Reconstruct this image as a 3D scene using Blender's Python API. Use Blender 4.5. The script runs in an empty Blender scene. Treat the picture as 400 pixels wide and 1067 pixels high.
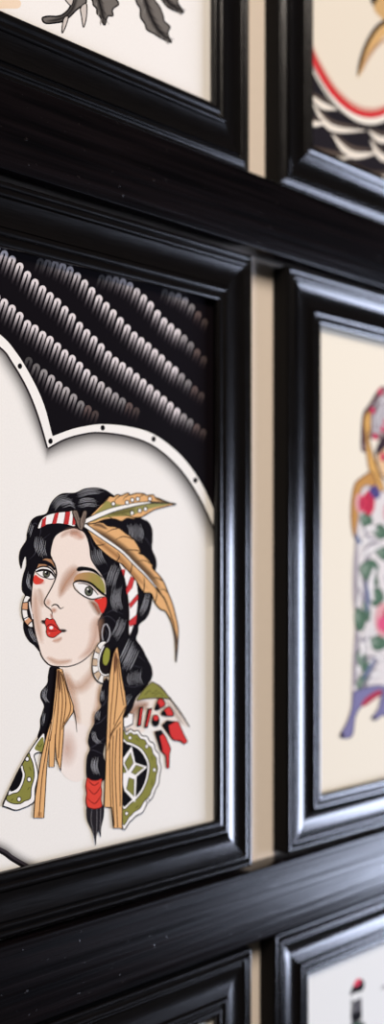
import bpy, math, random
from math import sin, cos, pi, radians
random.seed(7)
S = bpy.context.scene
COL = S.collection

# ------------------------------------------------------------------ camera numbers
# The camera stands 0.53 m from the wall, level, looking along it at 46.5 degrees.
PHI = radians(46.5); F = 1190.0; D = .5315; H = 1.5; HY = 588.0
sP, cP = sin(PHI), cos(PHI)

def on_plane(px, py, p):
    """point (X, Z) on the vertical plane standing p metres in front of the wall"""
    a = (px - 200) / F
    den = cP - a * sP
    return ((D - p) * (sP + a * cP) / den, H + (HY - py) / F * (D - p) / den)

# ------------------------------------------------------------------ materials
def new_mat(name):
    m = bpy.data.materials.new(name); m.use_nodes = True
    nt = m.node_tree; nt.nodes.clear()
    out = nt.nodes.new('ShaderNodeOutputMaterial')
    b = nt.nodes.new('ShaderNodeBsdfPrincipled')
    nt.links.new(b.outputs[0], out.inputs[0])
    return m, nt, b, out

def N(nt, kind, **kw):
    n = nt.nodes.new(kind)
    for k, v in kw.items():
        setattr(n, k, v)
    return n

def lacquer(name, axis):
    """black lacquered wood; fine grain running along one axis"""
    m, nt, b, out = new_mat(name)
    b.inputs['Roughness'].default_value = .25; b.inputs['Specular IOR Level'].default_value = .56
    tc = N(nt, 'ShaderNodeTexCoord'); mp = N(nt, 'ShaderNodeMapping')
    sc = [1400, 900, 1400]; sc[axis] = 60
    mp.inputs['Scale'].default_value = sc
    nt.links.new(tc.outputs['Object'], mp.inputs['Vector'])
    nz = N(nt, 'ShaderNodeTexNoise'); nz.inputs['Scale'].default_value = 1; nz.inputs['Detail'].default_value = 2
    nt.links.new(mp.outputs[0], nz.inputs['Vector'])
    cr = N(nt, 'ShaderNodeValToRGB')
    cr.color_ramp.elements[0].color = (.0012, .0010, .0011, 1); cr.color_ramp.elements[1].color = (.0045, .0035, .0035, 1)
    nt.links.new(nz.outputs['Fac'], cr.inputs[0]); nt.links.new(cr.outputs[0], b.inputs['Base Color'])
    rr = N(nt, 'ShaderNodeMapRange'); rr.inputs['To Min'].default_value = .15; rr.inputs['To Max'].default_value = .24
    nt.links.new(nz.outputs['Fac'], rr.inputs['Value']); nt.links.new(rr.outputs[0], b.inputs['Roughness'])
    bp = N(nt, 'ShaderNodeBump'); bp.inputs['Strength'].default_value = .25; bp.inputs['Distance'].default_value = .00006
    nt.links.new(nz.outputs['Fac'], bp.inputs['Height']); nt.links.new(bp.outputs[0], b.inputs['Normal'])
    return m

M_LACX = lacquer('black_lacquer_level', 0)
M_LACZ = lacquer('black_lacquer_upright', 2)

def stained_board():
    m, nt, b, out = new_mat('black_stained_board')
    tc = N(nt, 'ShaderNodeTexCoord')
    mp = N(nt, 'ShaderNodeMapping'); mp.inputs['Scale'].default_value = (9, 300, 230)
    nt.links.new(tc.outputs['Object'], mp.inputs['Vector'])
    nz = N(nt, 'ShaderNodeTexNoise'); nz.inputs['Scale'].default_value = 1; nz.inputs['Detail'].default_value = 4
    nt.links.new(mp.outputs[0], nz.inputs['Vector'])
    mp2 = N(nt, 'ShaderNodeMapping'); mp2.inputs['Scale'].default_value = (3, 1, 330); mp2.inputs['Rotation'].default_value = (0, .02, 0)
    nt.links.new(tc.outputs['Object'], mp2.inputs['Vector'])
    n2 = N(nt, 'ShaderNodeTexNoise'); n2.inputs['Scale'].default_value = 1; n2.inputs['Detail'].default_value = 2
    nt.links.new(mp2.outputs[0], n2.inputs['Vector'])
    # specks and pits in the finish
    n3 = N(nt, 'ShaderNodeTexNoise'); n3.inputs['Scale'].default_value = 260; n3.inputs['Detail'].default_value = 3
    nt.links.new(tc.outputs['Object'], n3.inputs['Vector'])
    pit = N(nt, 'ShaderNodeMapRange'); pit.inputs['From Min'].default_value = .70; pit.inputs['From Max'].default_value = .80
    nt.links.new(n3.outputs['Fac'], pit.inputs['Value'])
    add = N(nt, 'ShaderNodeMath', operation='MULTIPLY_ADD'); add.inputs[1].default_value = .9
    nt.links.new(n2.outputs['Fac'], add.inputs[0]); nt.links.new(nz.outputs['Fac'], add.inputs[2])
    add2 = N(nt, 'ShaderNodeMath', operation='MULTIPLY_ADD'); add2.inputs[1].default_value = .6
    nt.links.new(pit.outputs[0], add2.inputs[0]); nt.links.new(add.outputs[0], add2.inputs[2])
    cr = N(nt, 'ShaderNodeValToRGB')
    cr.color_ramp.elements[0].position = .35; cr.color_ramp.elements[0].color = (.0012, .0009, .0012, 1)
    cr.color_ramp.elements[1].position = .75; cr.color_ramp.elements[1].color = (.0062, .0040, .0046, 1)
    nt.links.new(nz.outputs['Fac'], cr.inputs[0])
    mx = N(nt, 'ShaderNodeMixRGB'); mx.inputs['Color2'].default_value = (.022, .017, .016, 1)
    nt.links.new(pit.outputs[0], mx.inputs['Fac']); nt.links.new(cr.outputs[0], mx.inputs['Color1'])
    nt.links.new(mx.outputs[0], b.inputs['Base Color'])
    ro = N(nt, 'ShaderNodeMapRange'); ro.inputs['From Min'].default_value = .32; ro.inputs['From Max'].default_value = .68
    ro.inputs['To Min'].default_value = .19; ro.inputs['To Max'].default_value = .34
    nt.links.new(n2.outputs['Fac'], ro.inputs['Value']); nt.links.new(ro.outputs[0], b.inputs['Roughness'])
    sp = N(nt, 'ShaderNodeMapRange'); sp.inputs['From Min'].default_value = .35; sp.inputs['From Max'].default_value = .65
    sp.inputs['To Min'].default_value = .26; sp.inputs['To Max'].default_value = .08
    nt.links.new(n2.outputs['Fac'], sp.inputs['Value']); nt.links.new(sp.outputs[0], b.inputs['Specular IOR Level'])
    b.inputs['Roughness'].default_value = .30; b.inputs['Specular IOR Level'].default_value = .2
    bp = N(nt, 'ShaderNodeBump'); bp.inputs['Strength'].default_value = .5; bp.inputs['Distance'].default_value = .0006
    nt.links.new(add2.outputs[0], bp.inputs['Height']); nt.links.new(bp.outputs[0], b.inputs['Normal'])
    return m
M_BOARD = stained_board()

def plaster():
    m, nt, b, out = new_mat('cream_wall_paint')
    tc = N(nt, 'ShaderNodeTexCoord')
    nz = N(nt, 'ShaderNodeTexNoise'); nz.inputs['Scale'].default_value = 160; nz.inputs['Detail'].default_value = 4
    nt.links.new(tc.outputs['Object'], nz.inputs['Vector'])
    cr = N(nt, 'ShaderNodeValToRGB')
    cr.color_ramp.elements[0].color = (.79, .69, .585, 1); cr.color_ramp.elements[1].color = (.84, .735, .625, 1)
    nt.links.new(nz.outputs['Fac'], cr.inputs[0]); nt.links.new(cr.outputs[0], b.inputs['Base Color'])
    b.inputs['Roughness'].default_value = .7
    bp = N(nt, 'ShaderNodeBump'); bp.inputs['Strength'].default_value = .15; bp.inputs['Distance'].default_value = .0006
    nt.links.new(nz.outputs['Fac'], bp.inputs['Height']); nt.links.new(bp.outputs[0], b.inputs['Normal'])
    return m
M_WALL = plaster()

def ink_mat():
    """ink on paper: colour and coverage come from the drawing itself"""
    m, nt, b, out = new_mat('printed_ink')
    at = N(nt, 'ShaderNodeAttribute', attribute_name='ink')
    tc = N(nt, 'ShaderNodeTexCoord')
    nz = N(nt, 'ShaderNodeTexNoise'); nz.inputs['Scale'].default_value = 900; nz.inputs['Detail'].default_value = 2
    nt.links.new(tc.outputs['Object'], nz.inputs['Vector'])
    mr = N(nt, 'ShaderNodeMapRange'); mr.inputs['To Min'].default_value = .95; mr.inputs['To Max'].default_value = 1.05
    nt.links.new(nz.outputs['Fac'], mr.inputs['Value'])
    mul = N(nt, 'ShaderNodeVectorMath', operation='SCALE')
    nt.links.new(at.outputs['Color'], mul.inputs[0]); nt.links.new(mr.outputs[0], mul.inputs['Scale'])
    nt.links.new(mul.outputs[0], b.inputs['Base Color'])
    b.inputs['Roughness'].default_value = .8
    b.inputs['Specular IOR Level'].default_value = .03
    nt.links.new(at.outputs['Alpha'], b.inputs['Alpha'])
    return m
M_INK = ink_mat()

def plain(name, col, rough=.7):
    m, nt, b, out = new_mat(name)
    tc = N(nt, 'ShaderNodeTexCoord'); nz = N(nt, 'ShaderNodeTexNoise'); nz.inputs['Scale'].default_value = 90
    nt.links.new(tc.outputs['Object'], nz.inputs['Vector'])
    cr = N(nt, 'ShaderNodeValToRGB')
    cr.color_ramp.elements[0].color = tuple(c * .92 for c in col) + (1,); cr.color_ramp.elements[1].color = tuple(col) + (1,)
    nt.links.new(nz.outputs['Fac'], cr.inputs[0]); nt.links.new(cr.outputs[0], b.inputs['Base Color'])
    b.inputs['Roughness'].default_value = rough
    return m
M_EDGE = plain('matt_black_edge', (.004, .0035, .0035), .75); M_EDGE.node_tree.nodes['Principled BSDF'].inputs['Specular IOR Level'].default_value = .15
M_BACK = plain('backing_card', (.16, .11, .07))

# ------------------------------------------------------------------ object helpers
def link_mesh(name, verts, faces, mat, parent=None, smooth=False):
    me = bpy.data.meshes.new(name); me.from_pydata(verts, [], faces); me.materials.append(mat); me.update()
    o = bpy.data.objects.new(name, me); COL.objects.link(o)
    if parent: o.parent = parent
    if smooth:
        me.polygons.foreach_set('use_smooth', [True] * len(me.polygons))
        me.set_sharp_from_angle(angle=radians(50))
    return o

def box_mesh(x0, x1, y0, y1, z0, z1, bev=0.0):
    import bmesh
    bm = bmesh.new(); bmesh.ops.create_cube(bm, size=1)
    for v in bm.verts:
        v.co = ((x0 + x1) / 2 + v.co.x * (x1 - x0), (y0 + y1) / 2 + v.co.y * (y1 - y0), (z0 + z1) / 2 + v.co.z * (z1 - z0))
    if bev:
        bmesh.ops.bevel(bm, geom=bm.edges[:], offset=bev, segments=3, affect='EDGES', profile=.5)
    vs = [tuple(v.co) for v in bm.verts]; bm.verts.index_update()
    fs = [[v.index for v in f.verts] for f in bm.faces]
    bm.free(); return vs, fs

# ------------------------------------------------------------------ drawing on a print
def lin(c):
    return tuple(((v / 255) / 12.92 if v / 255 <= .04045 else ((v / 255 + .055) / 1.055) ** 2.4) for v in c)

def smooth(pts, closed=False, n=5):
    P = [tuple(map(float, p)) for p in pts]; L = len(P)
    if L < 3: return P
    res = []
    rng = range(L) if closed else range(L - 1)
    for i in rng:
        if closed: p0, p1, p2, p3 = P[i - 1], P[i], P[(i + 1) % L], P[(i + 2) % L]
        else: p0, p1, p2, p3 = P[max(i - 1, 0)], P[i], P[i + 1], P[min(i + 2, L - 1)]
        for k in range(n):
            t = k / n
            res.append(tuple(.5 * ((2 * b) + (c - a) * t + (2 * a - 5 * b + 4 * c - d) * t * t + (3 * b - a - 3 * c + d) * t ** 3)
                             for a, b, c, d in zip(p0, p1, p2, p3)))
    if not closed: res.append(P[-1])
    return res

INK_GAIN = .90
class Art:
    """a drawing: flat inked shapes laid one over the other on a sheet"""
    def __init__(s, origin, depth):
        s.o = origin; s.p = depth; s.v = []; s.f = []; s.c = []; s.layer = 0
        s.clip = None
    def _pt(s, p, raw=False):
        if raw: X, Z = p
        else: X, Z = on_plane(p[0], p[1], s.p)
        x, z = X - s.o[0], Z - s.o[1]
        if s.clip:
            x0, x1, z0, z1 = s.clip
            x = min(max(x, x0), x1); z = min(max(z, z0), z1)
        return (x, -s.p - s.layer * 2.5e-6, z)
    def _add(s, pts, cols, faces, raw=False):
        b = len(s.v)
        s.v += [s._pt(p, raw) for p in pts]
        for f in faces:
            s.f.append([b + i for i in f]); s.c.append([cols[i] for i in f])
    def col(s, c, a=1.0):
        return tuple(v * INK_GAIN for v in lin(c)) + (a,)
    def fill(s, pts, c, sm=True, n=5, c2=None, axis=None, a=1.0):
        """c2/axis: pigment blending from c to c2 between two points"""
        s.layer += 1
        P = smooth(pts, True, n) if sm else [tuple(map(float, p)) for p in pts]
        if c2:
            (ax, ay), (bx, by) = axis; L2 = (bx - ax) ** 2 + (by - ay) ** 2
            A, B = s.col(c, a), s.col(c2, a); cols = []
            for x, y in P:
                t = min(max(((x - ax) * (bx - ax) + (y - ay) * (by - ay)) / L2, 0), 1)
                cols.append(tuple(u + (w - u) * t for u, w in zip(A, B)))
        else: cols = [s.col(c, a)] * len(P)
        s._add(P, cols, [list(range(len(P)))])
    def raw_rect(s, x0, x1, z0, z1, c):
        s.layer += 1
        s._add([(x0, z0), (x1, z0), (x1, z1), (x0, z1)], [s.col(c)] * 4, [[0, 1, 2, 3]], raw=True)
    def stroke(s, pts, w, c, sm=True, n=5, closed=False, soft=False, a=1.0, a_end=None, c2=None, off=0.0, keep=False):
        """w: one width or one per point; soft: fades out to both sides; off shifts sideways"""
        if not keep: s.layer += 1
        if not isinstance(w, (list, tuple)): w = [w] * len(pts)
        Q = [(p[0], p[1], ww) for p, ww in zip(pts, w)]
        P = smooth(Q, closed, n) if sm else Q
        L = len(P); pv = []; cv = []
        for i, (x, y, ww) in enumerate(P):
            if closed: a0, a1 = P[i - 1], P[(i + 1) % L]
            else: a0, a1 = P[max(i - 1, 0)], P[min(i + 1, L - 1)]
            dx, dy = a1[0] - a0[0], a1[1] - a0[1]; d = math.hypot(dx, dy) or 1
            nx, ny = -dy / d, dx / d
            t = i / max(L - 1, 1)
            al = a if a_end is None else a + (a_end - a) * t
            if soft and not closed and L > 4: al *= min(1, sin(pi * t) * 1.6) if 0 < t < 1 else 0
            cc = s.col(c, al)
            if c2:
                e = s.col(c2, al); cc = tuple(u + (v - u) * t for u, v in zip(cc, e))
            h = ww / 2
            pv += [(x + nx * (h + off), y + ny * (h + off)), (x + nx * off, y + ny * off), (x - nx * (h - off), y - ny * (h - off))]
            ed = cc[:3] + (0.0,) if soft else cc
            cv += [ed, cc, ed]
        fs = []
        for i in range(L if closed else L - 1):
            j = (i + 1) % L
            fs += [[3 * i, 3 * i + 1, 3 * j + 1, 3 * j], [3 * i + 1, 3 * i + 2, 3 * j + 2, 3 * j + 1]]
        s._add(pv, cv, fs)
    def shade(s, edge, d, c, a=.8):
        """airbrushed ink: full along edge, fading to nothing over the offset d (list of vectors or one)"""
        s.layer += 1
        P = smooth([(e[0], e[1], v[0], v[1]) for e, v in zip(edge, d if isinstance(d, list) else [d] * len(edge))], False, 5)
        L = len(P); K = 5; pv = []; cv = []
        for x, y, vx, vy in P:
            for k in range(K):
                t = k / (K - 1)
                pv.append((x + vx * t, y + vy * t)); cv.append(s.col(c, a * (1 - t) ** 1.8))
        fs = [[K * i + k, K * i + k + 1, K * (i + 1) + k + 1, K * (i + 1) + k] for i in range(L - 1) for k in range(K - 1)]
        s._add(pv, cv, fs)
    def dot(s, x, y, rx, ry, c, rot=0, n=18, soft=False, a=1.0):
        s.layer += 1
        cr, sr = cos(rot), sin(rot)
        P = [(x + rx * cos(t) * cr - ry * sin(t) * sr, y + rx * cos(t) * sr + ry * sin(t) * cr) for t in [2 * pi * k / n for k in range(n)]]
        if soft:
            P = [(x, y)] + P
            s._add(P, [s.col(c, a)] + [s.col(c, 0)] * n, [[0, 1 + k, 1 + (k + 1) % n] for k in range(n)])
        else: s._add(P, [s.col(c, a)] * n, [list(range(n))])
    def ring(s, x, y, rx, ry, w, c, rot=0, n=20):
        cr, sr = cos(rot), sin(rot)
        P = [(x + rx * cos(t) * cr - ry * sin(t) * sr, y + rx * cos(t) * sr + ry * sin(t) * cr) for t in [2 * pi * k / n for k in range(n)]]
        s.stroke(P, w, c, sm=False, closed=True)
    def lined(s, pts, c, w=1.1, line=(22, 16, 16), sm=True, **k):
        s.fill(pts, c, sm=sm, **k); s.stroke(pts, w, line, sm=sm, closed=True)
    def strands(s, pts, c=(212, 212, 216), k=5, spread=(1.6, .5), w=.5, a=.72):
        """a few parallel fine light hair lines"""
        for i in range(k):
            q = (i - (k - 1) / 2)
            j = random.uniform(-.5, .5)
            P = [(x + spread[0] * q + j * .5, y + spread[1] * q + j) for x, y in pts]
            (ax, ay), (bx, by) = P[0], P[-1]; e = random.uniform(.1, .7); g = random.uniform(.1, .7)
            P = [(ax - (P[1][0] - ax) * e, ay - (P[1][1] - ay) * e)] + P + [(bx + (bx - P[-2][0]) * g, by + (by - P[-2][1]) * g)]
            ww = w * random.uniform(.7, 1.1)
            s.stroke(P, [.05, ww * .55] + [ww] * (len(P) - 4) + [ww * .55, .05], c, a=a, keep=i > 0, n=3)
    def build(s, name, parent):
        me = bpy.data.meshes.new(name); me.from_pydata(s.v, [], s.f); me.materials.append(M_INK)
        at = me.color_attributes.new('ink', 'FLOAT_COLOR', 'CORNER')
        flat = []
        for cs in s.c:
            for c in cs: flat += list(c)
        # polygon loop order equals the order the faces were given in
        at.data.foreach_set('color', flat)
        me.update()
        o = bpy.data.objects.new(name, me); COL.objects.link(o); o.parent = parent
        return o

BLK = (12, 9, 12)
# ------------------------------------------------------------------ the moulding profile (inset, height)
W = .0375
PS = W / .0355
def bump(w0, w1, base, h, n=8, pw=.6):
    return [(w0 + (w1 - w0) * k / n, base + h * (sin(pi * k / n) ** pw if 0 < k < n else 0)) for k in range(n + 1)]
PROFILE = ([(0, .0006)] + bump(.0000, .0038, .0134, .0014) + bump(.0046, .0086, .0138, .0016)
           + [(.0094, .0140), (.0096, .0150)] + [(.0098 + .0150 * k / 16, .0154 - .0017 * (1 - (k / 8 - 1) ** 2)) for k in range(17)] + [(.0250, .0146)]
           + bump(.0252, .0298, .0152, .0016) + bump(.0304, .0355, .0154, .0012, 8)
           + [(.0355, .0124), (.030, .0124), (.030, .0006)])
PROFILE = [(i * PS, p) for i, p in PROFILE]

def moulding(parent, w, h, side):
    """one mitred length; the frame's own space has its bottom centre at the origin, back on the wall"""
    vs = []; K = len(PROFILE)
    for end in (0, 1):
        for (i, p) in PROFILE:
            if side == 'b': x = -w / 2 + i if end == 0 else w / 2 - i; z = i
            if side == 't': x = w / 2 - i if end == 0 else -w / 2 + i; z = h - i
            if side == 'r': x = w / 2 - i; z = i if end == 0 else h - i
            if side == 'l': x = -w / 2 + i; z = h - i if end == 0 else i
            vs.append((x, -p, z))
    fs = [[k, k + 1, K + k + 1, K + k] for k in range(K - 1)] + [[K - 1, 0, K, 2 * K - 1]]
    o = link_mesh('moulding', vs, fs, M_LACX if side in 'tb' else M_LACZ, parent, smooth=True)
    o.data.materials.append(M_EDGE); o.data.polygons[0].material_index = 1     # the plain painted outer edge
    o['label'] = {'t': 'top length of black stepped moulding', 'b': 'bottom length of black stepped moulding',
                  'l': 'left upright of black stepped moulding', 'r': 'right upright of black stepped moulding'}[side]
    return o

PAPER_P = .0112
FW, FH = .347, .425
def frame(label, x0, z0, paper, draw=None, sheet='plain cream sheet'):
    root = bpy.data.objects.new('picture_frame', None); COL.objects.link(root)
    root.empty_display_size = .05
    ox, oz = x0 + FW / 2, z0
    root.location = (ox, 0, oz)
    root['label'] = label; root['category'] = 'picture'; root['group'] = 'black framed prints on the wall'
    for sd in 'tblr': moulding(root, FW, FH, sd)
    a = W - .0045
    vs, fs = box_mesh(-FW / 2 + a, FW / 2 - a, -.0104, -.0006, a, FH - a)
    link_mesh('backing_board', vs, fs, M_BACK, root)
    art = Art((ox, oz), PAPER_P)
    c = W - .0042
    art.clip = (-FW / 2 + c, FW / 2 - c, c, FH - c)
    art.raw_rect(ox - FW / 2 + c, ox + FW / 2 - c, oz + c, oz + FH - c, paper)
    if draw: draw(art)
    # the sheet's own thickness behind the inked face
    q = len(art.v); y0 = -PAPER_P - 2.5e-6; y1 = -.0105; x1 = FW / 2 - c; z1 = FH - c
    corners = [(-x1, c), (x1, c), (x1, z1), (-x1, z1)]
    art.v += [(x, y0, z) for x, z in corners] + [(x, y1, z) for x, z in corners]
    for f in [[q + k, q + 4 + k, q + 4 + (k + 1) % 4, q + (k + 1) % 4] for k in range(4)] + [[q + 7, q + 6, q + 5, q + 4]]:
        art.f.append(f); art.c.append([art.col(paper)] * 4)
    art.build('print', root)['label'] = sheet
    return root

exec_art = {}
TAN = (230, 178, 120); TAN2 = (196, 138, 84); OLIVE = (138, 136, 66); RED = (214, 58, 48); WHITE = (248, 245, 240)
HAIR = (15, 11, 16); SKIN = (240, 222, 206); LINE = (26, 18, 18)

def along(rowpts, n_from, n_to, step0, step1):
    """points spaced along a polyline in x"""
    out = []; x = n_from
    while x <= n_to:
        for (x0, y0), (x1, y1) in zip(rowpts, rowpts[1:]):
            if x0 <= x <= x1:
                out.append((x, y0 + (y1 - y0) * (x - x0) / (x1 - x0))); break
        x += step0 + (step1 - step0) * min(max(x, 0), 215) / 215
    return out

def draw_woman(A):
    rim_out = [(-120, 268), (-80, 296), (-40, 322), (0, 348), (18, 368), (33.7, 394), (46, 421), (55, 454)]
    rim_out2 = [(55, 454), (74, 447), (90, 443.4), (107, 441.5), (134, 444), (160, 452), (185, 470.5), (203, 492), (216, 515), (230, 548)]
    rim_in = [(-120, 281), (-80, 309), (-40, 335), (0, 361), (13.5, 378), (29, 405), (40.5, 434), (50, 466.5)]
    rim_in2 = [(50, 466.5), (67.5, 457), (90, 451), (107, 450.2), (134, 454), (160, 464), (185, 485), (204, 511), (217.7, 537.5), (230, 566)]
    so, so2, si, si2 = smooth(rim_out), smooth(rim_out2), smooth(rim_in), smooth(rim_in2)
    # dark ground of the upper corner
    A.fill(so + so2 + [(232, 250), (-120, 170)], (15, 11, 15), sm=False)
    # rows of feather loops
    rows = [
        ([(30, 374), (37, 380), (45, 386), (53, 392), (61, 399), (69, 405), (76.5, 412), (83, 418.5), (93, 425), (104, 433)], 30, 104, 1, 2),
        ([(-40, 275), (-10, 303), (3, 312), (12, 319), (19, 325), (26, 334), (35, 339), (43, 346), (51, 351), (60, 359), (67.5, 366), (75, 371.5), (83, 379), (91, 387), (100, 395), (116, 408), (133, 420), (143, 427)], -36, 143, 0, 2),
        ([(-40, 222), (-10, 251), (6, 264), (15, 270), (23, 278), (30, 286), (37, 293), (45, 300), (52.4, 306.6), (61.6, 314), (70, 323.4), (78, 331), (85, 340), (93, 347), (101, 355), (116, 371), (134, 384), (152, 399), (171, 415), (189, 431), (216, 452)], -36, 216, 0, 1),
        ([(42, 271), (52, 272), (60, 274), (69, 277), (77, 282), (85, 290), (93, 298), (100, 306), (108, 314), (116, 322), (123, 330), (130, 337), (138, 346), (146, 352.5), (154, 358.6), (161, 365), (168, 371), (175, 378), (181.5, 383), (188, 389.5), (199.6, 401), (216, 416)], 42, 216, 2, 1),
        ([(106, 288), (114, 289), (121, 290), (132, 293), (138, 298), (145, 304), (153, 312), (159, 318), (165.5, 327), (173, 335), (180, 340.6), (188, 347), (194, 353), (201.6, 361), (208, 368), (216, 377)], 106, 216, 2, 1),
        ([(172, 303), (179, 306), (187, 307.6), (195, 313), (202.7, 322), (209, 329), (216, 337)], 172, 216, 2, 1)]
    for pts, x0, x1, fa, fb in rows:
        cs = along(pts, x0, x1, 8.1, 6.7)
        n = len(cs); A.layer += 1
        for i, (x, y) in enumerate(cs):
            g = 1.0
            if fa and i < 4 * fa: g = min(g, (.28, .45, .62, .78, .85, .9, .95, 1)[i])
            if fb and n - 1 - i < 4 * fb: g = min(g, (.3, .42, .55, .68, .78, .86, .93, 1)[n - 1 - i])
            hgt = (21 - x * .018) * (.55 + .45 * g); hw = (2.45 - x * .003); lean = -.30
            top = (226, 217, 216) if i < n - 2 else (214, 178, 170)
            top = tuple(v * g + 15 * (1 - g) for v in top); low = (15, 11, 15)
            path = []
            for k in range(0, 5): t = 1 - k / 5; path.append((x - hw + lean * hgt * t, y + 2.6 + (hgt - 2.6) * t, t))
            for k in range(7):
                a = pi - pi * k / 6; path.append((x + hw * cos(a), y + 2.6 - 3.2 * sin(a), 0))
            for k in range(1, 6): t = k / 5; path.append((x + hw + lean * hgt * t, y + 2.6 + hgt * t * 1.0, t))
            pv = []; cv = []
            for j, (px, py, t) in enumerate(path):
                q = path[max(j - 1, 0)]; r = path[min(j + 1, len(path) - 1)]
                dx, dy = r[0] - q[0], r[1] - q[1]; d = math.hypot(dx, dy) or 1; h = (1.62 - x * .0012) * (1 - .35 * t)
                pv += [(px - dy / d * h, py + dx / d * h), (px + dy / d * h, py - dx / d * h)]
                f = max(0, 1 - t) ** 1.35
                c = A.col(tuple(a * f + b * (1 - f) for a, b in zip(top, low)))
                cv += [c, c]
            A._add(pv, cv, [[2 * j, 2 * j + 1, 2 * j + 3, 2 * j + 2] for j in range(len(path) - 1)])
    # airbrushed edge inside the white rim
    A.shade([(x, y) for x, y in rim_in[2:]], [(-12, 8), (-14, 8), (-15, 8), (-15, 7), (-14, 8), (-3, 20)], (40, 32, 36), .75)
    A.shade(rim_in2, [(-3, 20), (1, 21), (2, 20), (-1, 20), (-6, 19), (-11, 16), (-15, 12), (-17, 9), (-18, 7), (-18, 6)], (40, 32, 36), .75)
    A.stroke(si, 3.6, (28, 22, 26), sm=False); A.stroke(si2, 3.4, (28, 22, 26), sm=False)
    A.fill(so + so2 + si2[::-1] + si[::-1], (246, 243, 236), sm=False)
    A.stroke(so, .9, BLK, sm=False); A.stroke(so2, .9, BLK, sm=False)
    for x, y in ((20.7, 381.5), (52.6, 459.7), (107, 445.8), (160, 457.5), (203.5, 500.5)): A.dot(x, y, 2.3, 2.9, BLK)
    # lower rim that leaves the sheet at the bottom left
    low = [(-140, 800), (-90, 840), (-40, 870), (0, 886), (12, 894), (24, 901), (40, 909)]
    A.shade(low, [(6, -12)] * 7, (50, 42, 46), .8)
    A.stroke(low, 6, (52, 46, 50)); A.stroke([(x, y + 1.5) for x, y in low], 2.4, BLK)

    # ---------------- hair hanging behind the neck
    A.fill([(53, 694), (50, 703), (49, 712), (43, 720), (42, 727), (45.6, 735), (44, 742), (41.6, 750), (41.6, 758), (39, 769), (48, 768), (53, 752), (60, 712), (63, 694)], HAIR)
    A.strands([(47, 719), (46, 726), (49, 731)], k=4, spread=(1.2, .3)); A.strands([(46, 745), (45, 752)], k=3, spread=(1.1, 0))
    # ---------------- neck and shoulders: pale washes of skin
    A.fill([(60, 690), (64, 700), (72, 724), (79, 750), (82, 775), (70, 790), (64, 800), (98, 760), (106, 730), (108, 700), (100, 680), (80, 688)], (243, 230, 216))
    A.fill([(62, 800), (66, 756), (80, 752), (95, 765), (92, 800), (80, 815)], (243, 232, 222))
    A.stroke([(66, 696), (72, 712), (84, 716), (98, 700), (104, 688)], [10, 16, 18, 16, 10], (206, 160, 128), soft=True, a=.45)
    A.stroke([(68, 700), (76, 728), (82, 756)], [8, 14, 8], (214, 172, 140), soft=True, a=.5)
    A.stroke([(104, 712), (102, 736), (95, 758)], [8, 12, 8], (214, 172, 140), soft=True, a=.45)
    A.dot(70, 780, 12, 22, (214, 172, 150), soft=True, a=.5)
    A.fill([(130, 735), (142, 729), (164, 727), (178, 729), (190, 745), (196, 757), (180, 752), (160, 745), (150, 762), (130, 765)], (240, 228, 216))
    A.stroke([(132, 748), (142, 738), (156, 733)], [16, 20, 6], (176, 132, 106), soft=True, a=.7)
    A.stroke([(62, 696), (66, 710), (72, 724), (78, 745), (80, 763)], [1.2, 1.2, 1.2, 1.2, .6], LINE)

    # ---------------- main mass of hair
    A.fill([(22, 593), (19.5, 583), (21, 573), (27, 563), (28, 555), (32, 543), (38, 538), (48, 535), (52, 526), (57, 519), (65, 514), (78, 513.3),
            (88, 509), (100, 508), (109, 510), (117, 515), (130, 525), (146, 539), (154, 543), (158.5, 551), (159, 562), (158.5, 572), (162.5, 582), (163, 591),
            (160, 600), (158, 612), (158.6, 624), (156.5, 636), (152, 645), (145, 651), (144, 659), (142, 666), (148, 675), (153, 685), (157.6, 694), (159, 702),
            (157, 709), (150, 718), (142, 727), (138, 738), (132, 746), (124, 748), (118, 720), (114, 690), (106, 676), (101, 660),
            (96, 640), (60, 640), (36, 655), (42, 679), (36, 673), (30, 668), (25.5, 660), (24, 650), (27, 636), (26, 621), (23, 616), (22.5, 608), (24, 599), (27, 589), (26.5, 580), (24, 585)], HAIR, n=4)
    A.fill([(20, 581), (24, 577), (25, 586), (22.8, 592)], (240, 236, 228)) if False else None
    # ---------------- face
    face = [(70, 552), (78, 551), (86, 554), (90, 560), (92.5, 569), (94, 581), (98, 589), (105.5, 599.5), (109, 607), (110, 616), (110, 626), (108.5, 634), (104, 643),
            (102, 652), (103, 662), (103, 670), (97, 678), (92, 684), (82, 691), (70, 694.4), (60, 694.2), (53, 693), (47.5, 689), (43, 683), (40, 673), (36, 658), (33.5, 642), (33, 625),
            (34, 610), (36, 597), (40, 592), (48, 590), (55, 590), (54, 583), (53, 575), (56, 562), (61, 556)]
    A.fill(face, (243, 227, 213))
    A.stroke([(72, 556), (80, 556), (87, 562)], [8, 14, 8], (214, 160, 132), soft=True, a=.6)
    A.stroke([(62, 560), (72, 554), (84, 555)], [5, 10, 5], (196, 150, 124), soft=True, a=.4)
    A.stroke([(82, 590), (74, 600), (67, 610), (61, 624)], [14, 20, 15, 5], (190, 136, 98), soft=True, a=.6)
    A.stroke([(106, 640), (101, 650), (99, 664), (93, 678), (80, 687)], [8, 18, 16, 12, 5], (206, 158, 128), soft=True, a=.45)
    A.stroke([(37, 612), (37, 632), (39, 650), (44, 672)], [5, 14, 12, 6], (206, 158, 128), soft=True, a=.45)
    A.stroke([(40, 612), (43, 622), (44, 634)], [5, 9, 4], (186, 140, 106), soft=True, a=.35)
    A.stroke([(48, 684), (60, 690), (76, 688)], [5, 8, 5], (214, 176, 150), soft=True, a=.6)
    A.stroke([(92, 624), (101, 634), (104, 642)], [5, 12, 6], (132, 100, 64), soft=True, a=.6)
    A.stroke([(54, 668), (60, 667), (65, 664)], [3, 7, 3], (214, 166, 140), soft=True, a=.6)
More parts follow.
